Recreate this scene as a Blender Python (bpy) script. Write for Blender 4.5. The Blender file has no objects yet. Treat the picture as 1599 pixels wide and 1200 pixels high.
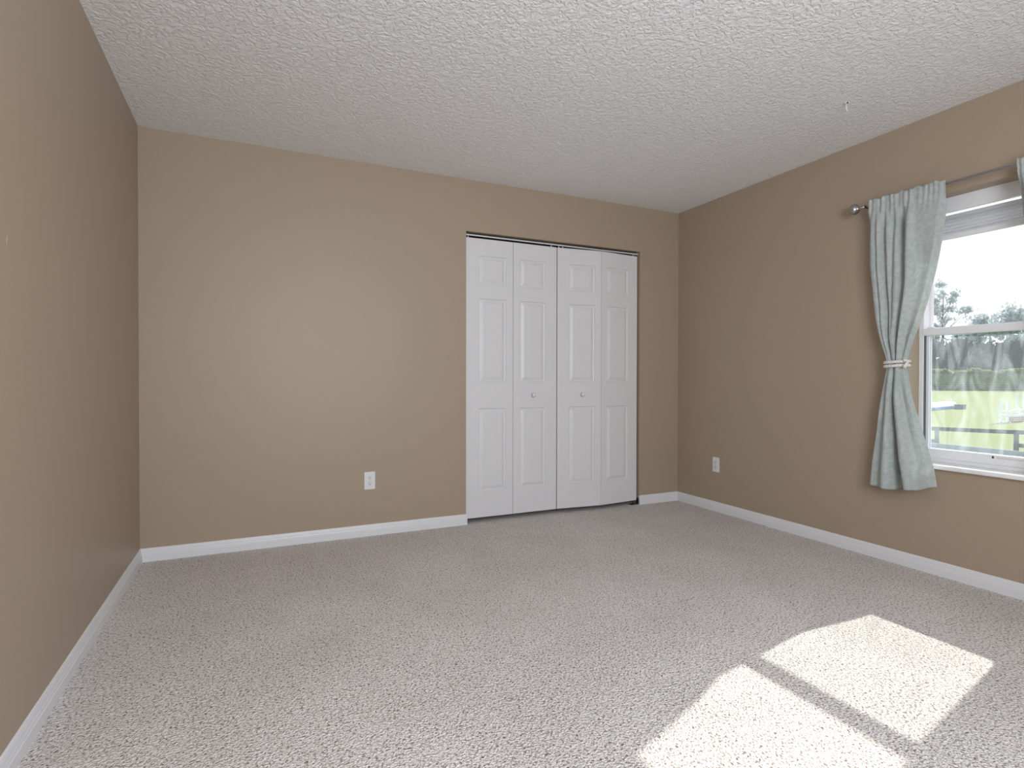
import bpy, bmesh, math, random
from mathutils import Vector, Matrix, Euler

random.seed(7)
S = bpy.context.scene
C = S.collection
PI = math.pi

# ------------------------------------------------------------------ camera
W, H, YF = 3.861, 2.44, -4.60            # room width, ceiling height, front wall
cd = bpy.data.cameras.new('camera')
cam = bpy.data.objects.new('camera', cd)
C.objects.link(cam)
cd.sensor_width = 36.0
cd.lens = 19.527
cd.clip_start, cd.clip_end = 0.05, 600
yaw, pitch, roll = 0.43400, -0.009824, 0.001637
fwd = Vector((math.sin(yaw) * math.cos(pitch), math.cos(yaw) * math.cos(pitch), math.sin(pitch)))
rt = Vector((math.cos(yaw), -math.sin(yaw), 0))
up = rt.cross(fwd)
r2 = rt * math.cos(roll) + up * math.sin(roll)
u2 = -rt * math.sin(roll) + up * math.cos(roll)
m = Matrix((r2, u2, -fwd)).transposed().to_4x4()
m.translation = Vector((0.58765, -3.69907, 1.03477))
cam.matrix_world = m
S.camera = cam

# ------------------------------------------------------------------ light
S.view_settings.view_transform = 'Standard'
S.view_settings.look = 'None'
S.view_settings.gamma = 1.0
S.view_settings.exposure = 0.0
S.view_settings.use_curve_mapping = False

wd = bpy.data.worlds.new('sky')
S.world = wd
wd.use_nodes = True
wn, wl = wd.node_tree.nodes, wd.node_tree.links
wn.clear()
bg = wn.new('ShaderNodeBackground')
wo = wn.new('ShaderNodeOutputWorld')
wtc = wn.new('ShaderNodeTexCoord')
wsep = wn.new('ShaderNodeSeparateXYZ')
wcr = wn.new('ShaderNodeValToRGB')
wl.new(wtc.outputs['Generated'], wsep.inputs[0])
wl.new(wsep.outputs['Z'], wcr.inputs[0])
wcr.color_ramp.elements[0].position = 0.0
wcr.color_ramp.elements[0].color = (1.0, 1.0, 1.0, 1)
wcr.color_ramp.elements[1].position = 0.8
wcr.color_ramp.elements[1].color = (0.55, 0.72, 1.0, 1)
wl.new(wcr.outputs[0], bg.inputs['Color'])
bg.inputs['Strength'].default_value = 1.25
wl.new(bg.outputs[0], wo.inputs[0])

sd = bpy.data.lights.new('sun', 'SUN')
sd.energy = 6.9
sd.angle = math.radians(0.6)
sd.color = (1.0, 0.94, 0.85)
sun = bpy.data.objects.new('sun', sd)
C.objects.link(sun)
sun.location = (12, -1, 9)
sun.rotation_euler = Vector((1.36, 0.200 * 1.36, 1.0)).to_track_quat('Z', 'Y').to_euler()

# added area lamp in the front wall opening (behind the camera), fills the room
ad = bpy.data.lights.new('added_fill_light', 'AREA')
ad.shape = 'RECTANGLE'
ad.size, ad.size_y = 1.5, 1.25
ad.energy = 83
ad.color = (0.875, 0.935, 1.0)
al = bpy.data.objects.new('added_fill_light', ad)
C.objects.link(al)
al.location = (1.30, YF - 0.03, 1.50)
al.rotation_euler = (PI / 2, 0, 0)      # local -Z looks along +Y

# ------------------------------------------------------------------ materials
def mat(name, col, rough=0.6, metal=0.0, spec=0.5):
    mt = bpy.data.materials.new(name)
    mt.use_nodes = True
    b = mt.node_tree.nodes['Principled BSDF']
    b.inputs['Base Color'].default_value = (*col, 1)
    b.inputs['Roughness'].default_value = rough
    b.inputs['Metallic'].default_value = metal
    b.inputs['Specular IOR Level'].default_value = spec
    return mt

def nt(mt):
    t = mt.node_tree
    return t.nodes, t.links, t.nodes['Principled BSDF']

def tex(mt, kind, scale, **kw):
    n, l, b = nt(mt)
    tc = n.new('ShaderNodeTexCoord')
    mp = n.new('ShaderNodeMapping')
    l.new(tc.outputs['Object'], mp.inputs[0])
    t = n.new(kind)
    t.inputs['Scale'].default_value = scale
    for k, v in kw.items():
        if k == 'map': mp.inputs['Scale'].default_value = v
        else: t.inputs[k].default_value = v
    l.new(mp.outputs[0], t.inputs['Vector'])
    return t

def ramp(mt, src, stops):
    n, l, b = nt(mt)
    r = n.new('ShaderNodeValToRGB')
    els = r.color_ramp.elements
    while len(els) < len(stops): els.new(0.5)
    for e, (p, c) in zip(els, stops):
        e.position = p
        e.color = (*c, 1) if len(c) == 3 else c
    l.new(src, r.inputs[0])
    return r

def bump(mt, src, strength, dist):
    n, l, b = nt(mt)
    bp = n.new('ShaderNodeBump')
    bp.inputs['Strength'].default_value = strength
    bp.inputs['Distance'].default_value = dist
    l.new(src, bp.inputs['Height'])
    l.new(bp.outputs[0], b.inputs['Normal'])
    return bp

def mix(mt, fac, a, b_, mode='MIX'):
    n, l, b = nt(mt)
    x = n.new('ShaderNodeMix')
    x.data_type = 'RGBA'
    x.blend_type = mode
    for sock, v in ((0, fac), (6, a), (7, b_)):
        if isinstance(v, (int, float)): x.inputs[sock].default_value = v
        elif isinstance(v, tuple): x.inputs[sock].default_value = (*v, 1)
        else: l.new(v, x.inputs[sock])
    return x.outputs[2]

# tan eggshell wall paint with a faint roller texture
M_wall = mat('tan_wall_paint', (0.405, 0.318, 0.233), 0.44, 0, 0.40)
t = tex(M_wall, 'ShaderNodeTexNoise', 180, Detail=3)
bump(M_wall, t.outputs['Fac'], 0.10, 0.002)

# white knockdown ceiling
M_ceil = mat('knockdown_ceiling', (0.90, 0.89, 0.905), 0.9, 0, 0.2)
n_, l_, b_ = nt(M_ceil)
t1 = tex(M_ceil, 'ShaderNodeTexNoise', 46, Detail=3, Roughness=0.55, Distortion=0.8, map=(1, 1, 1))
r1 = ramp(M_ceil, t1.outputs['Fac'], [(0.40, (0, 0, 0)), (0.60, (1, 1, 1))])
t2 = tex(M_ceil, 'ShaderNodeTexNoise', 95, Detail=2)
hm = mix(M_ceil, 0.22, r1.outputs[0], t2.outputs['Fac'])
bump(M_ceil, hm, 0.85, 0.005)

# light speckled cut pile carpet
M_carpet = mat('speckled_carpet', (0.6, 0.5, 0.44), 0.95, 0, 0.1)
n_, l_, b_ = nt(M_carpet)
ta = tex(M_carpet, 'ShaderNodeTexNoise', 125, Detail=2, Roughness=0.6, Distortion=0.5)
ra = ramp(M_carpet, ta.outputs['Fac'], [(0.28, (0.19, 0.145, 0.125)), (0.375, (0.36, 0.305, 0.275)), (0.455, (0.73, 0.69, 0.665)), (0.70, (0.86, 0.83, 0.81))])
tb = tex(M_carpet, 'ShaderNodeTexNoise', 2.2, Detail=3, Roughness=0.6)
rb = ramp(M_carpet, tb.outputs['Fac'], [(0.3, (0.93, 0.92, 0.91)), (0.7, (1.05, 1.04, 1.04))])
cc = mix(M_carpet, 1.0, ra.outputs[0], rb.outputs[0], 'MULTIPLY')
l_.new(cc, b_.inputs['Base Color'])
tv = tex(M_carpet, 'ShaderNodeTexVoronoi', 150)
hv = mix(M_carpet, 0.5, tv.outputs['Distance'], ta.outputs['Fac'])
bump(M_carpet, hv, 0.8, 0.012)

M_trim = mat('white_trim_paint', (0.76, 0.76, 0.78), 0.4, 0, 0.4)
M_door = mat('white_door_paint', (0.74, 0.735, 0.745), 0.38, 0, 0.4)
t = tex(M_door, 'ShaderNodeTexNoise', 60, Detail=3, map=(6, 1, 0.5))
bump(M_door, t.outputs['Fac'], 0.03, 0.001)
M_plate = mat('white_plastic', (0.78, 0.78, 0.78), 0.35)
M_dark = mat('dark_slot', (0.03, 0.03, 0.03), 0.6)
M_black = mat('black_metal', (0.03, 0.03, 0.03), 0.5)
M_screw = mat('screw_metal', (0.6, 0.58, 0.5), 0.3, 0.8)
M_vinyl = mat('white_vinyl', (0.88, 0.88, 0.91), 0.35)
M_track = mat('jamb_shade_grey', (0.10, 0.12, 0.14), 0.6)  # dark grey that paints shadow onto the inner window jambs
M_screen = mat('grey_screen_bar', (0.30, 0.34, 0.35), 0.6)
M_blind = mat('shade_fabric', (0.70, 0.70, 0.73), 0.8)
bn_, bl_, bb_ = nt(M_blind)
btl = bn_.new('ShaderNodeBsdfTranslucent'); btl.inputs[0].default_value = (0.75, 0.76, 0.80, 1)
bms = bn_.new('ShaderNodeMixShader'); bms.inputs[0].default_value = 0.40
bl_.new(bb_.outputs[0], bms.inputs[1]); bl_.new(btl.outputs[0], bms.inputs[2]); bl_.new(bms.outputs[0], bn_['Material Output'].inputs[0])
M_nickel = mat('brushed_nickel', (0.42, 0.40, 0.40), 0.28, 0.9)
M_bracket = mat('bracket_bronze', (0.10, 0.085, 0.07), 0.45, 0.7)
M_rope = mat('white_rope', (0.78, 0.76, 0.72), 0.85)
M_thread = mat('thin_thread', (0.50, 0.48, 0.47), 0.6)
M_stickd = mat('sticker_dark_mark', (0.06, 0.06, 0.08), 0.6)
M_stick = mat('sticker_paper', (0.70, 0.69, 0.68), 0.6)

# marble sill
M_sill = mat('white_marble', (0.85, 0.84, 0.84), 0.22)
t = tex(M_sill, 'ShaderNodeTexNoise', 9, Detail=6, Distortion=1.6)
r = ramp(M_sill, t.outputs['Fac'], [(0.30, (0.80, 0.79, 0.80)), (0.45, (0.90, 0.90, 0.90)), (0.62, (0.92, 0.92, 0.92))])
nt(M_sill)[1].new(r.outputs[0], nt(M_sill)[2].inputs['Base Color'])

# pale sage slub curtain cloth with a tone on tone leaf pattern
M_cloth = mat('sage_curtain_cloth', (0.48, 0.53, 0.51), 0.75, 0, 0.25)
n_, l_, b_ = nt(M_cloth)
tw = tex(M_cloth, 'ShaderNodeTexNoise', 34, Detail=5, Roughness=0.7, map=(1, 1.0, 6.0))
tp = tex(M_cloth, 'ShaderNodeTexNoise', 16, Detail=3, Distortion=2.5)
rp = ramp(M_cloth, tp.outputs['Fac'], [(0.46, (0.545, 0.60, 0.585)), (0.54, (0.64, 0.675, 0.66))])
rw = ramp(M_cloth, tw.outputs['Fac'], [(0.3, (0.90, 0.90, 0.90)), (0.7, (1.08, 1.08, 1.08))])
l_.new(mix(M_cloth, 1.0, rp.outputs[0], rw.outputs[0], 'MULTIPLY'), b_.inputs['Base Color'])
bump(M_cloth, tw.outputs['Fac'], 0.2, 0.002)
tl = n_.new('ShaderNodeBsdfTranslucent')
tl.inputs[0].default_value = (0.62, 0.68, 0.67, 1)
ms = n_.new('ShaderNodeMixShader')
ms.inputs[0].default_value = 0.30
l_.new(b_.outputs[0], ms.inputs[1])
l_.new(tl.outputs[0], ms.inputs[2])
l_.new(ms.outputs[0], n_['Material Output'].inputs[0])

def glass_mat(name, dust_lo, dust_hi, tint):
    mt = bpy.data.materials.new(name)
    mt.use_nodes = True
    n, l = mt.node_tree.nodes, mt.node_tree.links
    n.clear()
    out = n.new('ShaderNodeOutputMaterial')
    tr = n.new('ShaderNodeBsdfTransparent')
    tr.inputs[0].default_value = (*tint, 1)
    gl = n.new('ShaderNodeBsdfGlossy')
    gl.inputs['Roughness'].default_value = 0.02
    tl = n.new('ShaderNodeBsdfTranslucent')
    tl.inputs[0].default_value = (0.82, 0.90, 1.0, 1)
    tc = n.new('ShaderNodeTexCoord')
    mp = n.new('ShaderNodeMapping')
    mp.inputs['Scale'].default_value = (1, 3.0, 0.8)
    mp.inputs['Rotation'].default_value = (0.25, 0, 0)
    nz = n.new('ShaderNodeTexNoise')
    nz.inputs['Scale'].default_value = 4.5
    nz.inputs['Detail'].default_value = 4
    nz.inputs['Distortion'].default_value = 1.4
    l.new(tc.outputs['Object'], mp.inputs[0])
    l.new(mp.outputs[0], nz.inputs['Vector'])
    mr = n.new('ShaderNodeMapRange')
    mr.inputs['From Min'].default_value = 0.42
    mr.inputs['From Max'].default_value = 0.75
    mr.inputs['To Min'].default_value = dust_lo
    mr.inputs['To Max'].default_value = dust_hi
    l.new(nz.outputs['Fac'], mr.inputs['Value'])
    m1 = n.new('ShaderNodeMixShader')
    l.new(mr.outputs[0], m1.inputs[0])
    l.new(tr.outputs[0], m1.inputs[1])
    l.new(tl.outputs[0], m1.inputs[2])
    fr = n.new('ShaderNodeFresnel')
    fr.inputs['IOR'].default_value = 1.3
    m2 = n.new('ShaderNodeMixShader')
    l.new(fr.outputs[0], m2.inputs[0])
    l.new(m1.outputs[0], m2.inputs[1])
    l.new(gl.outputs[0], m2.inputs[2])
    l.new(m2.outputs[0], out.inputs[0])
    return mt

M_glass_low = glass_mat('dusty_window_glass', 0.055, 0.17, (0.93, 0.96, 0.97))
M_glass_up = glass_mat('clear_window_glass', 0.03, 0.06, (0.98, 0.99, 1.0))

# outdoors
M_grass = mat('paddock_grass', (0.3, 0.42, 0.1), 0.9, 0, 0.1)
t = tex(M_grass, 'ShaderNodeTexNoise', 0.35, Detail=6, Roughness=0.7)
r = ramp(M_grass, t.outputs['Fac'], [(0.3, (0.228, 0.246, 0.074)), (0.7, (0.275, 0.284, 0.105))])
nt(M_grass)[1].new(r.outputs[0], nt(M_grass)[2].inputs['Base Color'])
M_fence = mat('dark_fence_paint', (0.05, 0.06, 0.06), 0.7)
M_white = mat('white_jump_paint', (0.85, 0.85, 0.86), 0.5)
M_blue = mat('blue_jump_paint', (0.16, 0.32, 0.62), 0.5)
M_box = mat('dark_green_box', (0.05, 0.08, 0.08), 0.7)
M_bark = mat('tree_bark', (0.16, 0.14, 0.12), 0.9)
M_block = mat('exterior_stucco', (0.62, 0.57, 0.50), 0.9)
t = tex(M_block, 'ShaderNodeTexNoise', 60, Detail=4)
bump(M_block, t.outputs['Fac'], 0.3, 0.004)
M_brick = mat('painted_brick_panel', (0.5, 0.15, 0.1), 0.7)
n_, l_, b_ = nt(M_brick)
tcb = n_.new('ShaderNodeTexCoord')
bk = n_.new('ShaderNodeTexBrick')
bk.inputs['Color1'].default_value = (0.48, 0.16, 0.13, 1)
bk.inputs['Color2'].default_value = (0.40, 0.12, 0.10, 1)
bk.inputs['Mortar'].default_value = (0.75, 0.72, 0.70, 1)
bk.inputs['Scale'].default_value = 1.0
bk.inputs['Brick Width'].default_value = 0.36
bk.inputs['Row Height'].default_value = 0.13
bk.inputs['Mortar Size'].default_value = 0.018
mpb = n_.new('ShaderNodeMapping')
mpb.inputs['Rotation'].default_value = (PI / 2, 0, 0)
l_.new(tcb.outputs['Object'], mpb.inputs[0])
l_.new(mpb.outputs[0], bk.inputs['Vector'])
l_.new(bk.outputs['Color'], b_.inputs['Base Color'])

def leaf_mat(name, col, trans):
    mt = mat(name, col, 0.8, 0, 0.15)
    n, l, b = nt(mt)
    tl = n.new('ShaderNodeBsdfTranslucent')
    tl.inputs[0].default_value = (*trans, 1)
    ms = n.new('ShaderNodeMixShader')
    ms.inputs[0].default_value = 0.35
    l.new(b.outputs[0], ms.inputs[1])
    l.new(tl.outputs[0], ms.inputs[2])
    l.new(ms.outputs[0], n['Material Output'].inputs[0])
    return mt
M_leafd = leaf_mat('dark_foliage', (0.03, 0.045, 0.045), (0.03, 0.05, 0.045))
M_leafh = leaf_mat('hedge_foliage', (0.24, 0.30, 0.10), (0.30, 0.38, 0.12))
M_leafp = leaf_mat('hazed_pale_foliage', (0.46, 0.51, 0.51), (0.52, 0.58, 0.57))  # pale tone puts glare and distance haze into the leaf colour

# ------------------------------------------------------------------ helpers
WL = {}
class MB:
    """collects shapes in world coordinates, links them as one mesh object"""
    def __init__(s): s.bm = bmesh.new()
    def box(s, a, b, bevel=0.0, rot=None, at=None):
        x0, y0, z0 = [min(p, q) for p, q in zip(a, b)]
        x1, y1, z1 = [max(p, q) for p, q in zip(a, b)]
        tb = bmesh.new()
        vs = [tb.verts.new(p) for p in ((x0,y0,z0),(x1,y0,z0),(x1,y1,z0),(x0,y1,z0),(x0,y0,z1),(x1,y0,z1),(x1,y1,z1),(x0,y1,z1))]
        for f in ((0,3,2,1),(4,5,6,7),(0,1,5,4),(1,2,6,5),(2,3,7,6),(3,0,4,7)): tb.faces.new([vs[i] for i in f])
        if bevel: bmesh.ops.bevel(tb, geom=tb.edges[:], offset=bevel, segments=2, affect='EDGES', clamp_overlap=True)
        if rot is not None:
            o = Vector(at)
            for v in tb.verts: v.co = o + rot @ (v.co - o)
        s.merge(tb); return s
    def merge(s, tb):
        me = bpy.data.meshes.new('t'); tb.to_mesh(me); tb.free()
        s.bm.from_mesh(me); bpy.data.meshes.remove(me)
    def tube(s, pts, r, seg=12, cap=True):
        pts = [Vector(p) for p in pts]
        rs = r if isinstance(r, (list, tuple)) else [r] * len(pts)
        rings = []
        ref = None
        for i, p in enumerate(pts):
            d = (pts[min(i + 1, len(pts) - 1)] - pts[max(i - 1, 0)]).normalized()
            if ref is None or abs(ref.dot(d)) > 0.95:
                ref = Vector((0, 0, 1)) if abs(d.z) < 0.9 else Vector((1, 0, 0))
            a = (ref - d * ref.dot(d)).normalized(); b = d.cross(a); ref = a
            rings.append([s.bm.verts.new(p + rs[i] * (a * math.cos(2*PI*k/seg) + b * math.sin(2*PI*k/seg))) for k in range(seg)])
        for q, w in zip(rings, rings[1:]):
            for k in range(seg): s.bm.faces.new((q[k], q[(k+1) % seg], w[(k+1) % seg], w[k]))
        if cap:
            s.bm.faces.new(rings[0][::-1]); s.bm.faces.new(rings[-1])
        return s
    def lathe(s, o, axis, prof, seg=24):
        """prof = [(along, radius)...]"""
        o, axis = Vector(o), Vector(axis).normalized()
        return s.tube([o + axis * a for a, _ in prof], [max(r, 1e-4) for _, r in prof], seg)
    def ball(s, o, r, sub=3):
        tb = bmesh.new(); bmesh.ops.create_icosphere(tb, subdivisions=sub, radius=r)
        for v in tb.verts: v.co += Vector(o)
        s.merge(tb); return s
    def extrude(s, prof, A, B, ua, va):
        """profile (a,b) swept from A to B with axes ua, va"""
        A, B, ua, va = Vector(A), Vector(B), Vector(ua), Vector(va)
        p = [s.bm.verts.new(A + ua*a + va*b) for a, b in prof]
        q = [s.bm.verts.new(B + ua*a + va*b) for a, b in prof]
        n = len(prof)
        for i in range(n): s.bm.faces.new((p[i], p[(i+1) % n], q[(i+1) % n], q[i]))
        s.bm.faces.new(p[::-1]); s.bm.faces.new(q)
        return s
    def build(s, name, m, parent=None, smooth=False, origin=None, recalc=True):
        if recalc: bmesh.ops.recalc_face_normals(s.bm, faces=s.bm.faces[:])
        if origin is None:
            if parent is not None: origin = WL[parent.name]
            else:
                cs = [v.co for v in s.bm.verts]
                origin = Vector(((min(c.x for c in cs)+max(c.x for c in cs))/2, (min(c.y for c in cs)+max(c.y for c in cs))/2, min(c.z for c in cs)))
        origin = Vector(origin)
        for v in s.bm.verts: v.co -= origin
        me = bpy.data.meshes.new(name); s.bm.to_mesh(me); s.bm.free()
        me.materials.append(m)
        if smooth:
            for p in me.polygons: p.use_smooth = True
        o = bpy.data.objects.new(name, me); C.objects.link(o)
        WL[o.name] = origin
        if parent is not None:
            o.parent = parent; o.location = origin - WL[parent.name]
        else: o.location = origin
        return o

def empty(name, loc):
    o = bpy.data.objects.new(name, None); C.objects.link(o)
    o.location = loc; o.empty_display_size = 0.1
    WL[o.name] = Vector(loc)
    return o

def tag(o, label=None, cat=None, group=None, kind=None):
    if label: o['label'] = label
    if cat: o['category'] = cat
    if group: o['group'] = group
    if kind: o['kind'] = kind
    return o

# ------------------------------------------------------------------ room shell
DX0, DX1, DZ = 1.944, 3.458, 2.077            # closet opening in the back wall
WY0, WY1, WZ0, WZ1 = -2.462, -1.827, 0.562, 2.003   # window opening in the right wall
WT = 0.20                                     # right wall thickness
tag(MB().box((-0.12, YF - 0.15, -0.12), (W + WT, 0.90, 0.0)).build('floor', M_carpet), 'speckled beige cut pile carpet covering the bedroom floor', 'floor', kind='structure')
tag(MB().box((-0.12, YF - 0.15, H), (W + WT, 0.90, H + 0.12)).build('ceiling', M_ceil), 'white knockdown textured ceiling over the bedroom', 'ceiling', kind='structure')
tag(MB().box((-0.12, YF - 0.15, 0), (0, 0.12, H)).build('wall_left', M_wall), 'plain tan wall on the left side of the room', 'wall', kind='structure')
b = MB()
b.box((0, 0, 0), (DX0, 0.115, H)).box((DX1, 0, 0), (W + WT, 0.115, H)).box((DX0, 0, DZ), (DX1, 0.115, H))
tag(b.build('wall_back', M_wall), 'tan back wall with the closet opening', 'wall', kind='structure')
b = MB()
b.box((W, YF - 0.15, 0), (W + WT, WY0, H)).box((W, WY1, 0), (W + WT, 0, H)).box((W, WY0, 0), (W + WT, WY1, WZ0)).box((W, WY0, WZ1), (W + WT, WY1, H))
tag(b.build('wall_right', M_wall), 'tan wall on the right with the window opening', 'wall', kind='structure')
FX0, FX1, FZ0, FZ1 = 0.55, 2.05, 0.875, 2.125  # added window opening behind the camera
b = MB()
b.box((0, YF - 0.15, 0), (FX0, YF, H)).box((FX1, YF - 0.15, 0), (W, YF, H)).box((FX0, YF - 0.15, 0), (FX1, YF, FZ0)).box((FX0, YF - 0.15, FZ1), (FX1, YF, H))
tag(b.build('wall_front', M_wall), 'tan wall behind the camera with an added wide window', 'wall', kind='structure')
b = MB()
b.box((1.62, 0.115, 0), (1.70, 0.90, H)).box((3.74, 0.115, 0), (3.82, 0.90, H)).box((1.70, 0.78, 0), (3.74, 0.90, H))
tag(b.build('wall_closet', M_wall), 'tan inside walls of the closet behind the bifold doors', 'wall', kind='structure')

# baseboards
prof = [(0, 0), (0.014, 0), (0.014, 0.036), (0.0115, 0.040), (0.0115, 0.044), (0.0085, 0.054), (0.0085, 0.058), (0.005, 0.070), (0.002, 0.074), (0, 0.074)]
tag(MB().extrude(prof, (0, 0, 0), (DX0 + 0.006, 0, 0), (0, -1, 0), (0, 0, 1)).build('baseboard_back', M_trim), 'white moulded baseboard along the back wall left of the closet', 'baseboard', kind='structure')
tag(MB().extrude(prof, (DX1 - 0.004, 0, 0), (W, 0, 0), (0, -1, 0), (0, 0, 1)).build('baseboard_back', M_trim), 'short white baseboard between the closet and the far right corner', 'baseboard', kind='structure')
tag(MB().extrude(prof, (0, YF, 0), (0, 0, 0), (1, 0, 0), (0, 0, 1)).build('baseboard_left', M_trim), 'white moulded baseboard along the left wall', 'baseboard', kind='structure')
tag(MB().extrude(prof, (W, YF, 0), (W, 0, 0), (-1, 0, 0), (0, 0, 1)).build('baseboard_right', M_trim), 'white moulded baseboard along the right wall under the window', 'baseboard', kind='structure')
tag(MB().extrude(prof, (0, YF, 0), (W, YF, 0), (0, 1, 0), (0, 0, 1)).build('baseboard_front', M_trim), 'white moulded baseboard along the wall behind the camera', 'baseboard', kind='structure')

# added unseen window behind the camera (frame and glass), holding the fill light
w2 = tag(empty('added_window', ((FX0+FX1)/2, YF - 0.10, FZ0)), 'added unseen white framed window in the wall behind the camera', 'window', kind='structure')
b = MB()
y0, y1 = YF - 0.14, YF - 0.08
b.box((FX0, y0, FZ0), (FX0+.05, y1, FZ1)).box((FX1-.05, y0, FZ0), (FX1, y1, FZ1)).box((FX0, y0, FZ0), (FX1, y1, FZ0+.05)).box((FX0, y0, FZ1-.05), (FX1, y1, FZ1)).box(((FX0+FX1)/2-.03, y0, FZ0), ((FX0+FX1)/2+.03, y1, FZ1))
b.build('frame', M_vinyl, w2)
MB().box((FX0+.05, YF-.115, FZ0+.05), (FX1-.05, YF-.110, FZ1-.05)).build('pane', M_glass_up, w2)

# ------------------------------------------------------------------ closet bifold doors
LH0, LH1, LT = 0.033, 2.039, 0.033
def leaf(A, B, near, parent, name='door_leaf'):
    """one moulded leaf whose front face runs A->B (xy); near='l'/'r' = side of the narrow stile"""
    A, B = Vector((A[0], A[1], 0)), Vector((B[0], B[1], 0))
    d = (B - A); L = d.length; d.normalize()
    nrm = Vector((d.y, -d.x, 0))          # towards the room
    w = L - 0.003
    pa, pb = (0.055, w - 0.098) if near == 'l' else (0.098, w - 0.055)
    P = lambda a, z, o=0.0: A + d * (a + 0.0015) + nrm * o + Vector((0, 0, z))
    bm = bmesh.new()
    rows = [(0.222, 0.818), (1.010, 1.610), (1.712, 1.918)]
    zs = [LH0] + [z for rr in rows for z in rr] + [LH1]
    xs = [0, pa, pb, w]
    V = lambda a, z, o: bm.verts.new(P(a, z, o))
    for i in range(3):
        for j in range(7):
            x0, x1, z0, z1 = xs[i], xs[i+1], zs[j], zs[j+1]
            if i == 1 and j % 2 == 1:
                # sunk moulding then raised field
                steps = [(0.0, 0.0), (0.003, -0.007), (0.009, -0.0095), (0.014, -0.0085), (0.034, -0.0005), (0.038, -0.0005)]
                loops = []
                for ins, off in steps:
                    loops.append([V(x0+ins, z0+ins, off), V(x1-ins, z0+ins, off), V(x1-ins, z1-ins, off), V(x0+ins, z1-ins, off)])
                for q, r_ in zip(loops, loops[1:]):
                    for k in range(4): bm.faces.new((q[k], q[(k+1) % 4], r_[(k+1) % 4], r_[k]))
                bm.faces.new(loops[-1])
            else:
                bm.faces.new((V(x0, z0, 0), V(x1, z0, 0), V(x1, z1, 0), V(x0, z1, 0)))
    f = [V(0, LH0, 0), V(w, LH0, 0), V(w, LH1, 0), V(0, LH1, 0)]
    k_ = [V(0, LH0, -LT), V(w, LH0, -LT), V(w, LH1, -LT), V(0, LH1, -LT)]
    for k in range(4): bm.faces.new((f[k], k_[k], k_[(k+1) % 4], f[(k+1) % 4]))
    bm.faces.new(k_)
    bmesh.ops.remove_doubles(bm, verts=bm.verts[:], dist=0.0002)
    b = MB(); b.bm.free(); b.bm = bm
    o = b.build(name, M_door, parent)
    return o, P, (pa + pb) / 2, nrm

XM = (DX0 + DX1) / 2 - 0.010
def bifold(name, x0, x1, foldy, knob_on, label):
    root = tag(empty(name, ((x0 + x1) / 2, 0.02, 0)), label, 'closet door', 'closet bifold doors', 'structure')
    xm = (x0 + x1) / 2
    yl = 0.022
    la = leaf((x0, yl), (xm, foldy), 'r', root)
    lb = leaf((xm, foldy), (x1, yl), 'l', root)
    for idx, (o, P, mid, nrm) in enumerate((la, lb)):
        if idx == knob_on:
            MB().lathe(P(mid, 0.912, -0.0005), nrm, [(0, 0.017), (0.003, 0.017), (0.006, 0.010), (0.014, 0.009), (0.018, 0.014), (0.024, 0.0175), (0.030, 0.016), (0.034, 0.010), (0.0355, 0.001)]).build('knob', M_door, o, smooth=True)
    for z in (0.30, 1.03, 1.80):
        MB().tube([(xm, foldy + LT - 0.004, z - 0.035), (xm, foldy + LT - 0.004, z + 0.035)], 0.004, 8).build('hinge', M_plate, root)
    for x in (x0 + 0.025, xm + (x1 - xm) * 0.90 if knob_on == 1 else x1 - 0.025, ):
        MB().tube([(x, 0.045, LH1), (x, 0.045, 2.067)], 0.0042, 8).build('pivot_pin', M_plate, root)
    if knob_on == 0:
        MB().tube([(x0 + 0.06, 0.045, LH1), (x0 + 0.06, 0.045, 2.067)], 0.0042, 8).build('pivot_pin', M_plate, root)
    return root
bifold('door_1', DX0 + 0.006, XM - 0.002, 0.020, 1, 'left white panelled bifold closet door pair, standing flat shut')
bifold('door_2', XM + 0.002, DX1 - 0.012, -0.016, 0, 'right white panelled bifold closet door pair, folded slightly forward')

b = MB()
b.box((DX0, 0.028, 2.0555), (DX1, 0.031, 2.066)).box((DX0, 0.062, 2.062), (DX1, 0.065, 2.066)).box((DX0, 0.028, 2.0645), (DX1, 0.065, 2.066))
trk = tag(b.build('door_track', M_plate), 'white metal sliding track along the top of the closet opening', 'door track')
MB().box((DX0, 0.050, 2.066), (DX1, 0.062, DZ)).build('recess_shade', M_dark, trk)  # dark strip stands in for the shadow in the recess above the track
b = MB()
b.box((DX1 - 0.075, 0.006, 0.0), (DX1 - 0.001, 0.040, 0.004)).box((DX1 - 0.004, 0.006, 0.0), (DX1 - 0.001, 0.040, 0.05))
b.tube([(DX1 - 0.035, 0.030, 0.003), (DX1 - 0.035, 0.030, 0.034)], 0.006, 10)
tag(b.build('floor_bracket', M_black), 'small black pivot bracket under the right closet door corner', 'bracket')

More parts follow.
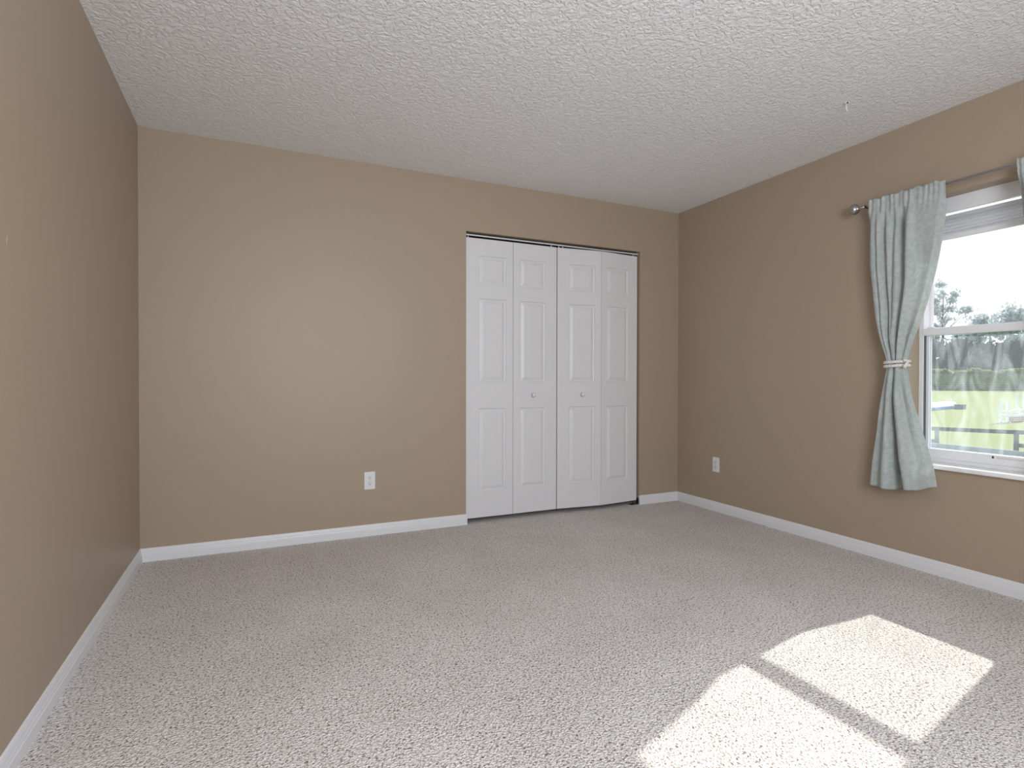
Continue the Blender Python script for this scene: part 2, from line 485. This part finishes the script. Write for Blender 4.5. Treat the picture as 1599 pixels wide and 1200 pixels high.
# ------------------------------------------------------------------ outlets
def outlet(p, ux, nrm, label):
    p, ux, n = Vector(p), Vector(ux), Vector(nrm)
    uz = Vector((0, 0, 1))
    rot = Matrix((ux, -n, uz)).transposed()       # local x along the wall, local -y out of it
    root = tag(empty('wall_outlet', p), label, 'wall outlet')
    def part(bld, name, m, parent, smooth=False):
        bmesh.ops.transform(bld.bm, matrix=Matrix.Translation(p) @ rot.to_4x4(), verts=bld.bm.verts[:])
        return bld.build(name, m, parent, smooth)
    part(MB().box((-.035, -.006, -.0575), (.035, 0, .0575), 0.0025), 'cover_plate', M_plate, root)
    for s in (1, -1):
        z = s * 0.0195
        b = MB()
        b.extrude([(.017*math.cos(a), max(-.0135, min(.0135, .0175*math.sin(a)))) for a in [2*PI*k/28 for k in range(28)]], (0, -.0065, z), (0, -.0085, z), (1, 0, 0), (0, 0, 1))
        rc = part(b, 'receptacle', M_plate, root)
        b = MB()
        b.box((-.0078, -.0092, z+.001), (-.0052, -.008, z+.0095)).box((.0052, -.0092, z+.001), (.0078, -.008, z+.0085))
        b.tube([(0, -.0092, z-.006), (0, -.008, z-.006)], .0032, 12)
        part(b, 'slots', M_dark, rc)
    part(MB().tube([(0, -.0075, 0), (0, -.005, 0)], .0035, 12), 'screw', M_screw, root)
outlet((1.272, 0, 0.363), (1, 0, 0), (0, -1, 0), 'white duplex outlet low on the back wall, left of the closet')
outlet((W, -0.437, 0.364), (0, -1, 0), (-1, 0, 0), 'white outlet low on the right wall, between the corner and curtain')

# paint lump on left wall
b = MB().ball((0, 0, 0), 0.011, 3)
for v in b.bm.verts: v.co = Vector((v.co.x * 0.14, v.co.y * 0.8 - 1.814, v.co.z * 1.25 + 1.395))
tag(b.build('plaster_bump', M_wall, smooth=True), 'tiny painted-over plaster bump on the left wall', 'bump')

# ceiling hook
HX, HY = 3.318, -1.842
hk = tag(empty('ceiling_hook', (HX, HY, H)), 'small white hook with hanging thread on the ceiling near the window', 'hook')
MB().lathe((HX, HY, H), (0, 0, -1), [(0, .012), (.003, .012), (.006, .008), (.008, .004)]).build('base', M_plate, hk, smooth=True)
MB().box((HX-.008, HY-.010, H-.0078), (HX-.001, HY-.003, H-.001)).build('screw_hole', M_dark, hk)
arc = [(HX + .004, HY + .004, H - .004), (HX + .004, HY + .004, H - .022)] + [(HX + .012 - .008*math.cos(a), HY + .004, H - .030 - .010*math.sin(a)) for a in [k*PI/8 for k in range(0, 8)]]
MB().tube(arc, .0035, 10).build('hook_stem', M_plate, hk, smooth=True)
MB().tube([(HX + .010, HY, H - .040), (HX + .010, HY, H - .15)], .0011, 6).build('thread', M_thread, hk)

# ------------------------------------------------------------------ window on the right wall
win = tag(empty('window_1', (W + 0.12, -2.125, 0.58)), 'white single hung window with marble sill in the right wall', 'window', kind='structure')
ya, yb = WY1, WY0              # left (+y) and right (-y) edges
jl, jr = -1.852, -2.437
b = MB()
b.box((W+.113, ya, .582), (W+.185, jl, WZ1), .002).box((W+.113, jr, .582), (W+.185, yb, WZ1), .002)
b.box((W+.113, jl, 1.955), (W+.185, jr, WZ1), .002).box((W+.113, jl, .582), (W+.185, jr, .602), .002)
b.build('frame', M_vinyl, win)
for y in ((jl, jl - .0025), (jr, jr + .0025)):
    MB().box((W+.116, y[0], .602), (W+.134, y[1], 1.277)).build('jamb_shade', M_track, win)  # thin dark strips, shade of the jamb track put in as colour
lower = MB()
lower.box((W+.135, jl, .602), (W+.165, jl-.016, 1.30), .002).box((W+.135, jr+.016, .602), (W+.165, jr, 1.30), .002)
lower.box((W+.115, jl, .600), (W+.165, jr, .652), .003)
lower.box((W+.110, jl+.008, 1.277), (W+.165, jr-.008, 1.314), .003)
lw = lower.build('lower_sash', M_vinyl, win)
MB().box((W+.149, jl-.016, .652), (W+.152, jr+.016, 1.277)).build('pane', M_glass_low, lw)
stk = MB().box((W+.1142, -2.192, .634), (W+.1149, -2.30, .644)).build('sticker', M_stick, lw)
MB().box((W+.1136, -2.172, .6345), (W+.1149, -2.181, .6455)).build('sticker_mark', M_stickd, lw)
MB().box((W+.1136, -2.303, .6345), (W+.1149, -2.312, .6455)).build('sticker_mark', M_stickd, lw)
upper = MB()
upper.box((W+.166, jl, 1.277), (W+.186, jl-.012, 1.955), .002).box((W+.166, jr+.012, 1.277), (W+.186, jr, 1.955), .002)
upper.box((W+.166, jl, 1.285), (W+.186, jr, 1.322), .002)
us = upper.build('upper_sash', M_vinyl, win)
MB().box((W+.175, jl-.012, 1.320), (W+.178, jr+.012, 1.955)).build('pane', M_glass_up, us)
for y in (-1.885, -2.403):
    b = MB().box((W+.118, y-.020, 1.314), (W+.160, y+.020, 1.319), .001).box((W+.125, y-.009, 1.319), (W+.142, y+.009, 1.325), .001)
    b.build('tilt_latch', M_vinyl, lw)
b = MB()
b.box((W+.190, jl+.01, .585), (W+.200, jr-.01, .676), .001)
b.build('screen_bar', M_screen, win)
b = MB().box((W-.030, ya+.030, .562), (W, yb-.030, .582), .004).box((W-.001, ya-.0005, .562), (W+.185, yb+.0005, .582))
b.build('sill', M_sill, win)

# raised pleated shade inside the window recess
sh = tag(empty('window_shade', (W + .08, -2.125, 1.783)), 'pale grey pleated shade drawn up under the window head', 'window shade')
sy0, sy1 = -1.832, -2.457
MB().box((W+.084, sy0, 1.926), (W+.111, sy1, WZ1), .002).build('headrail', M_vinyl, sh)
MB().box((W+.086, sy0, 1.889), (W+.109, sy1, 1.909), .002).build('top_rail', M_blind, sh)
pl = []
N = 5
zt, zb = 1.889, 1.806
for k in range(N):
    a = zt + (zb - zt) * k / N; c = zt + (zb - zt) * (k + 0.5) / N
    pl += [(W+.094, a), (W+.084, c)]
pl += [(W+.093, zb)]
back = [(2*(W+.098) - x, z) for x, z in pl[::-1]]
MB().extrude([(x - W, z) for x, z in pl + back], (W, sy0-.002, 0), (W, sy1+.002, 0), (1, 0, 0), (0, 0, 1)).build('pleats', M_blind, sh)
MB().box((W+.084, sy0, 1.784), (W+.111, sy1, 1.806), .003).build('bottom_rail', M_vinyl, sh)
for y in (sy0 - .08, sy1 + .08):
    MB().tube([(W+.098, y, 1.909), (W+.098, y, 1.926)], .0012, 6).build('lift_cord', M_rope, sh)

# ------------------------------------------------------------------ curtain rod
RX, RZ = W - 0.075, 2.030
RY0, RY1 = -1.612, -2.815
rod = tag(empty('curtain_rod', (RX, (RY0+RY1)/2, RZ)), 'grey metal curtain rod with ball finials above the window', 'curtain rod')
MB().tube([(RX, RY0, RZ), (RX, -2.36, RZ)], .0065, 16).tube([(RX, -2.10, RZ), (RX, RY1, RZ)], .0082, 16).build('pole', M_nickel, rod, smooth=False)
for y, s in ((RY0, 1), (RY1, -1)):
    MB().lathe((RX, y, RZ), (0, s, 0), [(-.030, .0085), (-.004, .0085), (0, .011), (.004, .0095), (.010, .012), (.014, .019), (.020, .0255), (.028, .030), (.036, .0315), (.045, .030), (.053, .0245), (.060, .0145), (.0625, .001)]).build('finial', M_nickel, rod, smooth=True)
for y in (-1.645, -2.785):
    b = MB().box((W-.004, y-.010, RZ-.028), (W, y+.010, RZ+.028), .001)
    b.tube([(W-.003, y, RZ+.004), (W-.045, y, RZ+.004), (RX+.012, y, RZ-.008), (RX, y, RZ-.0105), (RX-.010, y, RZ-.006), (RX-.0115, y, RZ+.004)], .0032, 8)
    b.build('bracket', M_bracket, rod)

# ------------------------------------------------------------------ curtains
Ltab = [(2.062, -1.668), (1.816, -1.660), (1.668, -1.664), (1.519, -1.680), (1.316, -1.711), (1.224, -1.740), (1.150, -1.772), (1.118, -1.778), (1.086, -1.773), (0.990, -1.749), (0.863, -1.728), (0.679, -1.701), (0.567, -1.684), (0.430, -1.670)]
Rtab = [(2.062, -2.058), (1.957, -2.055), (1.781, -2.039), (1.703, -2.025), (1.569, -2.000), (1.446, -1.970), (1.309, -1.925), (1.276, -1.911), (1.150, -1.872), (1.118, -1.866), (1.078, -1.872), (0.923, -1.900), (0.789, -1.939), (0.657, -1.980), (0.576, -2.003), (0.440, -2.026)]
def itab(tab, z):
    if z >= tab[0][0]: return tab[0][1]
    for (za, a), (zb, b) in zip(tab, tab[1:]):
        if z >= zb:
            f = (z - zb) / (za - zb)
            return b + (a - b) * f
    return tab[-1][1]
def sm(z, tab):                       # smoothed lookup
    return sum(itab(tab, z + d) * w for d, w in ((-.03, .2), (-.015, .2), (0, .2), (.015, .2), (.03, .2)))
def sstep(a, b, x):
    t = max(0, min(1, (x - a) / (b - a))); return t * t * (3 - 2 * t)
def curtain(label, mirror=None):
    NU, NV = 110, 170
    b = MB(); bm = b.bm
    rows = []
    G = lambda u, c, w: math.exp(-((u - c) / w) ** 2)
    for j in range(NV + 1):
        v = j / NV
        row = []
        for i in range(NU + 1):
            u = i / NU
            zbot = 0.428 + 0.004 * math.sin(9 * u) + 0.032 * sstep(0.44, 0.50, u) - 0.016 * sstep(0.52, 0.60, u) + 0.028 * sstep(0.75, 1.0, u) + 0.034 * G(u, 0.475, 0.030)
            ztop = 2.052 + 0.004 * math.sin(31 * u) + 0.003 * math.sin(57 * u + 1)
            z = ztop + (zbot - ztop) * v
            yl, yr = sm(z, Ltab), sm(z, Rtab)
            upf = sstep(1.09, 1.15, z)            # 1 above the tie
            lof = 1 - upf
            fade = 0.10 + 0.90 * (1 - sstep(1.86, 2.0, z))
            pinch = math.exp(-((z - 1.118) / 0.10) ** 2)
            o = 0.0
            # folds above the tie
            mv = 0.47 + 0.07 * sstep(2.0, 1.5, z)
            a = 0
            a -= 0.016 * G(u, 0.12 + .03 * sstep(2, 1.4, z), .025)
            a -= 0.032 * G(u, 0.23 + .06 * sstep(1.9, 1.3, z), .035)
            a -= 0.018 * G(u, 0.365, .035) * sstep(1.2, 1.5, z)
            a -= 0.042 * G(u, mv, .045)
            a += 0.014 * G(u, mv + .10, .07)
            a += 0.010 * G(u, 0.16, .05)
            a -= 0.014 * G(u, 0.80, .10) * sstep(1.9, 1.5, z)
            o += a * fade * upf * (1 - 0.45 * pinch)
            # gathered heading
            hd = sstep(1.90, 2.01, z)
            o += hd * (0.0035 * math.sin(58 * u + 2.0 * math.sin(9 * u)) * (1 - sstep(.62, .75, u)) + 0.002 * math.sin(101 * u))
            o += 0.004 * math.sin(44 * u + 3 * math.sin(5 * u)) * (1 - hd) * upf * sstep(1.5, 1.95, z) * (1 - sstep(.60, .75, u))
            o -= 0.004 * math.exp(-((z - 2.008) / 0.006) ** 2)
            # skirts below the tie
            dz = max(0, 1.10 - z)
            c = 0
            mw = 0.45 + 0.03 * sstep(0.9, 0.45, z)
            c -= (0.030 + 0.075 * min(1, dz / 0.5)) * G(u, mw, 0.032 + .018 * min(1, dz / 0.6) + 0.030 * sstep(0.62, 0.43, z))
            c -= 0.012 * G(u, 0.20, .07) * sstep(1.1, .8, z)
            c -= 0.008 * G(u, 0.78, .06) * sstep(1.1, .9, z) * sstep(.45, .7, z)
            c += (0.016 + .02 * min(1, dz / .5)) * G(u, 0.62, .12) + (0.014 + .022 * min(1, dz / .5)) * G(u, 0.30, .12)
            o += c * lof * (1 - 0.45 * pinch)
            # the sides roll back towards the wall
            e = min(u, 1 - u)
            o -= (0.022 * (1 - hd) + 0.006) * (1 - sstep(0, 0.07, e))
            o += 0.0015 * math.sin(23 * z + 11 * u)
            y = yl + (yr - yl) * u
            x = W - 0.0945 - 0.002 * pinch - o
            x = min(x, W - 0.034)
            if mirror is not None: y = 2 * mirror - y - 0.055 * lof
            row.append(bm.verts.new((x, y, z)))
        rows.append(row)
    for p, q in zip(rows, rows[1:]):
        for i in range(NU): bm.faces.new((p[i], p[i+1], q[i+1], q[i]))
    yy = -1.86 if mirror is None else 2 * mirror + 1.86
    o = b.build('curtain', M_cloth, None, smooth=True, origin=(W - 0.085, yy, 0.43))
    so = o.modifiers.new('thickness', 'SOLIDIFY'); so.thickness = 0.0018; so.offset = 0
    tag(o, label, 'curtain', 'sage curtains on the rod')
    return o
MIR = -2.2025
curtain('pale sage curtain tied back at the left side of the window')
curtain('pale sage curtain at the right side of window, mostly outside the picture', MIR)

def tieback(label, mirror=None):
    f = (lambda y: y) if mirror is None else (lambda y: 2 * mirror - y)
    sgn = 1 if mirror is None else -1
    cy, cx, zc = -1.822, W - 0.077, 1.118
    root = tag(empty('curtain_tieback', (cx, f(cy), zc)), label, 'tieback', 'rope tiebacks around the curtains')
    for dz, ph in ((0.0105, 0), (-0.0105, 1.0)):
        b = MB()
        n = 72
        for s in range(2):       # two twisted strands per cord
            pts = []
            for k in range(n + 1):
                a = 2 * PI * k / n
                tw = a * 13 + s * PI + ph
                rr = 0.0036 * math.cos(tw)
                zz = 0.0036 * math.sin(tw)
                pts.append((cx - (0.046 + rr) * math.cos(a), f(cy + (0.057 + rr) * math.sin(a)), zc + dz + zz + 0.004 * math.cos(a) * 0 - 0.003 * math.sin(a)))
            b.tube(pts, 0.0058, 8)
        b.build('cord', M_rope, root, smooth=True)
    # looped end at the window side
    pts = []
    for k in range(15):
        a = -PI * 0.6 + 1.2 * PI * k / 14
        pts.append((cx - 0.030 + .012 * math.sin(a * 2), f(cy - 0.058 - 0.008 * math.cos(a)), zc + 0.018 * math.sin(a)))
    MB().tube(pts, 0.0075, 10).build('loop', M_rope, root, smooth=True)
    MB().tube([(cx + .04, f(cy - .045), zc), (W - .022, f(cy - .030), zc + .004), (W - .0005, f(cy - .028), zc + .004)], .0045, 8).build('wall_hook', M_nickel, root, smooth=True)
tieback('white twisted rope tieback around the left curtain')
tieback('white twisted rope tieback around the right curtain, outside the picture', MIR)

# ------------------------------------------------------------------ outdoors
GZ = -2.0
tag(MB().box((W + WT + 0.5, -220, GZ - 0.2), (420, 320, GZ)).build('ground_paddock', M_grass), 'bright mown grass of the sunny paddock outside the window', 'grass', kind='structure')
tag(MB().box((W + WT, YF - 0.15, GZ), (W + WT + 0.5, 0.9, -0.12)).build('wall_outside', M_block), 'stucco house base below the window outside', 'wall', kind='structure')

# near board fence
F0, F1 = Vector((23.957, 8.566, 0)), Vector((25.097, 6.638, 0))
step = F1 - F0
fd = step.normalized(); fn = Vector((fd.y, -fd.x, 0))
ftop = -0.765
fen = tag(empty('paddock_fence', (F0.x, F0.y, GZ)), 'dark board fence nearest the house, across the window view', 'fence')
rotf = Matrix.Rotation(math.atan2(fd.y, fd.x), 3, 'Z')
def board(p, q, h, th=0.03, off=0.0):
    p, q = Vector(p), Vector(q)
    L = (q - p).length
    return MB().box((p.x, p.y - th/2 + off, p.z - h/2), (p.x + L, p.y + th/2 + off, p.z + h/2), 0, rotf, p)
for k in range(-3, 5):
    p = F0 + step * k
    MB().box((p.x-.065, p.y-.065, GZ), (p.x+.065, p.y+.065, ftop + .01), .004, rotf, p).build('post', M_fence, fen)
for k in range(-3, 4):
    p, q = F0 + step * k, F0 + step * (k + 1)
    for z in ((-0.835, -1.30, -1.74) if k != 0 else (-0.835, -1.74)):
        board((p.x, p.y, z), (q.x, q.y, z), 0.145, .03, -.08).build('rail', M_fence, fen)

# far fence in front of the hedge
A, B = Vector((166.6, 85.5, 0)), Vector((182.2, 71.4, 0))
hd_ = (B - A).normalized(); hn = Vector((hd_.y, -hd_.x, 0))
if hn.x > 0: hn = -hn
roth = Matrix.Rotation(math.atan2(hd_.y, hd_.x), 3, 'Z')
far = tag(empty('far_fence', (A.x, A.y, GZ)), 'dark far board fence in front of the tall hedge', 'fence')
o0 = A - hd_ * 20 + hn * 2.5
for k in range(19):
    p = o0 + hd_ * (3.6 * k)
    MB().box((p.x-.12, p.y-.12, GZ), (p.x+.12, p.y+.12, GZ + 1.7), 0, roth, p).build('post', M_fence, far)
for z in (0.5, 1.0, 1.5):
    p = o0 + Vector((0, 0, GZ + z))
    MB().box((p.x, p.y - .03, p.z - .11), (p.x + 3.6 * 18, p.y + .03, p.z + .11), 0, roth, p).build('rail', M_fence, far)

def leaves(b, n, pos, size):
    bm = b.bm
    for _ in range(n):
        p = Vector(pos()); s = size * random.uniform(.6, 1.3)
        R = Euler((random.uniform(0, 6.3), random.uniform(0, 6.3), random.uniform(0, 6.3))).to_matrix()
        vs = [bm.verts.new(p + R @ Vector(c) * s) for c in ((-.5, -.35, 0), (.5, -.35, 0.1), (.5, .35, 0), (-.5, .35, 0.1))]
        bm.faces.new(vs)

# clipped hedge
he = tag(empty('hedge', (A.x, A.y, GZ)), 'long clipped hedge with sunlit top at the far paddock edge', 'hedge')
b = MB()
def hpos():
    s = random.uniform(-22, 46); t = random.uniform(0, 4)
    top = 5.0 + 0.35 * math.sin(s * .7) + .25 * math.sin(s * 1.9)
    z = top * (1 - random.random() ** 2.2) if random.random() < .7 else top + random.uniform(-.3, .3)
    return A + hd_ * s - hn * t + Vector((0, 0, GZ + z))
leaves(b, 4200, hpos, 0.85)
for _ in range(1500):                      # the clipped top grows flat
    s_, t_ = random.uniform(-22, 46), random.uniform(-.3, 4.2)
    p = A + hd_ * s_ - hn * t_ + Vector((0, 0, GZ + 5.0 + 0.35 * math.sin(s_ * .7) + .25 * math.sin(s_ * 1.9) + random.uniform(-.25, .3)))
    R_ = Euler((random.gauss(0, .25), random.gauss(0, .25), random.uniform(0, 6.3))).to_matrix()
    b.bm.faces.new([b.bm.verts.new(p + R_ @ Vector(c)) for c in ((-.5, -.4, 0), (.5, -.4, 0.05), (.5, .4, 0), (-.5, .4, 0.05))])
b.build('foliage', M_leafh, he, recalc=False)
b = MB()
p = A - hd_ * 22 - hn * 1.6 + Vector((0, 0, GZ))
b.box((p.x, p.y - 1.3, p.z), (p.x + 68, p.y + 1.3, p.z + 4.5), 0, roth, p)
b.build('branches', M_leafh, he)

def tree(name, label, base, h, rad, n, m, size, trunk_r, sparse=False, group='trees behind the hedge'):
    base = Vector(base)
    root = tag(empty(name, base), label, 'tree', group)
    b = MB()
    b.tube([base, base + Vector((.2, .1, h * .35)), base + Vector((-.1, .2, h * .62)), base + Vector((.1, 0, h * .92))], [trunk_r, trunk_r * .8, trunk_r * .5, trunk_r * .12], 8)
    cl = []
    nb = 26 if sparse else 16
    for k in range(nb):
        zf = random.uniform(.38 if sparse else .15, .98)
        a = random.uniform(0, 2 * PI)
        rr = rad * random.uniform(.35, 1.0) * (1 - .55 * abs(zf - .55) / .45)
        e = base + Vector((rr * math.cos(a), rr * math.sin(a), h * zf))
        st = base + Vector((0, 0, h * max(.2, zf - .2)))
        b.tube([st, (st + e) / 2 + Vector((0, 0, -.02 * h)), e], [trunk_r * .3, trunk_r * .18, trunk_r * .05], 5)
        cl.append((e, rad * (random.uniform(.14, .26) if sparse else random.uniform(.35, .6))))
    b.build('trunk', M_bark, root, smooth=True)
    f = MB()
    def pos():
        c, r = random.choice(cl)
        return c + Vector((random.gauss(0, .5), random.gauss(0, .5), random.gauss(0, .42))) * r
    leaves(f, n, pos, size)
    f.build('foliage', m, root, recalc=False)
    return root
E0 = Vector((0.588, -3.699, 0))
hpt = lambda s, t: (A + hd_ * s) + (A + hd_ * s - E0).normalized() * (t + 2) + Vector((0, 0, GZ))
dark_lab = ['dense dark tree behind the hedge at its left end', 'dense dark tree behind the hedge, second from its left end', 'broad dark tree behind the left part of the hedge', 'dense dark tree behind the hedge centre', 'broad dark tree behind the right part of the hedge', 'tall dark tree behind the hedge near its right end', 'dense dark tree at the far right end of the hedge']
for k, (s, t, h, r_) in enumerate([(-14, 13, 12.5, 5.5), (-7, 19, 13, 5.5), (-.5, 13, 12.5, 5.5), (6, 19, 13.5, 5.5), (12.5, 13, 12.5, 5.5), (19, 19, 14, 5.5), (25.5, 13, 13, 5.5)]):
    tree('dark_tree', dark_lab[k], hpt(s, t), h, r_, 2400, M_leafd, 1.0, .45)
tree('tall_tree', 'tall thin-leaved haze-pale tree rising beside the left curtain', hpt(3.2, 34), 34, 8.0, 1300, M_leafp, 0.8, .40, True)
for lab, s_, t_, h_ in (('haze-pale leafy tree top showing over the right end of the rail', 17.5, 36, 25.5), ('haze-pale tall leafy tree farthest right in the window', 24, 52, 29), ('haze-pale low leafy tree between the thin tree and the taller ones', 11.5, 52, 24)):
    tree('pale_tree', lab, hpt(s_, t_), h_, 6.0, 2200, M_leafp, 1.0, .4)

# horse jump: near wing, brick filler, poles, far wing
J0, J1 = Vector((47.55, 17.00, GZ)), Vector((48.00, 16.80, GZ))
jd = Vector((0.93, -0.36, 0)).normalized()      # along the jump, away from the house and to the right
jump = tag(empty('horse_jump', J0), 'white showjumping fence with brick-pattern filler on the paddock', 'horse jump')
def wing(p0, p1, h, name):
    b = MB()
    for p in (p0, p1): b.box((p.x-.07, p.y-.07, GZ), (p.x+.07, p.y+.07, GZ + h), .01)
    d = (p1 - p0).normalized()
    for z in (.55, .80):
        b.tube([p0 + Vector((0, 0, z)), p1 + Vector((0, 0, z))], .05, 6)
    for p in (p0, p1): b.box((p.x-.35, p.y-.07, GZ), (p.x+.35, p.y+.07, GZ + .09), .01)
    return b.build(name, M_white, jump)
wing(J0, J1, 1.60, 'wing')
K0 = Vector((48.95, 17.05, GZ))
K1 = K0 + Vector((1.5, -0.04, 0))
bx = MB().box((0, -.12, 0.02), ((K1 - K0).length, .12, .40), .01)
ang = math.atan2((K1 - K0).y, (K1 - K0).x)
bmesh.ops.transform(bx.bm, matrix=Matrix.Translation(K0) @ Matrix.Rotation(ang, 4, 'Z'), verts=bx.bm.verts[:])
bx.build('brick_filler', M_brick, jump)
bx = MB().box((-.02, -.15, .40), ((K1 - K0).length + .02, .15, .52), .01)
bmesh.ops.transform(bx.bm, matrix=Matrix.Translation(K0) @ Matrix.Rotation(ang, 4, 'Z'), verts=bx.bm.verts[:])
bx.build('coping', M_white, jump)
for z, dz in ((.66, .05), (.80, .12)):
    MB().tube([J1 + Vector((0, -.05, z)), K1 + Vector((.12, .22, z + dz))], .055, 8).build('pole', M_white, jump)
wing(K1 + Vector((.10, .34, 0)), K1 + Vector((.62, .14, 0)), 2.0, 'wing')

# low blue and white roll-top jump
Q = Vector((66.5, 29.60, GZ)); qd = Vector((-0.979, -0.20, 0)).normalized()
rot_q = Matrix.Rotation(math.atan2(qd.y, qd.x), 4, 'Z')
roll_ = tag(empty('roll_top_jump', Q), 'low blue and white roll-top jump lying on the paddock', 'horse jump')
for s0 in (0.0, 2.35, 4.7):
    w_ = 2.25
    half = [(.55 * math.cos(a), .22 + .52 * math.sin(a)) for a in [PI * k / 14 for k in range(15)]]
    b = MB().extrude(half, (s0, 0, 0), (s0 + w_, 0, 0), (0, 1, 0), (0, 0, 1))
    bmesh.ops.transform(b.bm, matrix=Matrix.Translation(Q) @ rot_q, verts=b.bm.verts[:])
    b.build('roll_top', M_white, roll_)
    b = MB().box((s0, -.58, 0), (s0 + w_, .58, .30), .02)
    bmesh.ops.transform(b.bm, matrix=Matrix.Translation(Q) @ rot_q, verts=b.bm.verts[:])
    b.build('base', M_blue, roll_)
MB().box((Q.x - .06, Q.y - .06, GZ), (Q.x + .06, Q.y + .06, GZ + 1.0), .01).build('post', M_white, roll_)

p = Vector((65.25, 28.15, GZ))
cr = tag(empty('dark_crate', p), 'dark grey-green box on the grass beside the blue roll-top jump', 'box')
MB().box((p.x - .35, p.y - .35, GZ), (p.x + .35, p.y + .35, GZ + .42), .02).build('body', M_box, cr)
MB().box((p.x - .39, p.y - .39, GZ + .42), (p.x + .39, p.y + .39, GZ + .50), .015).build('lid', M_box, cr)
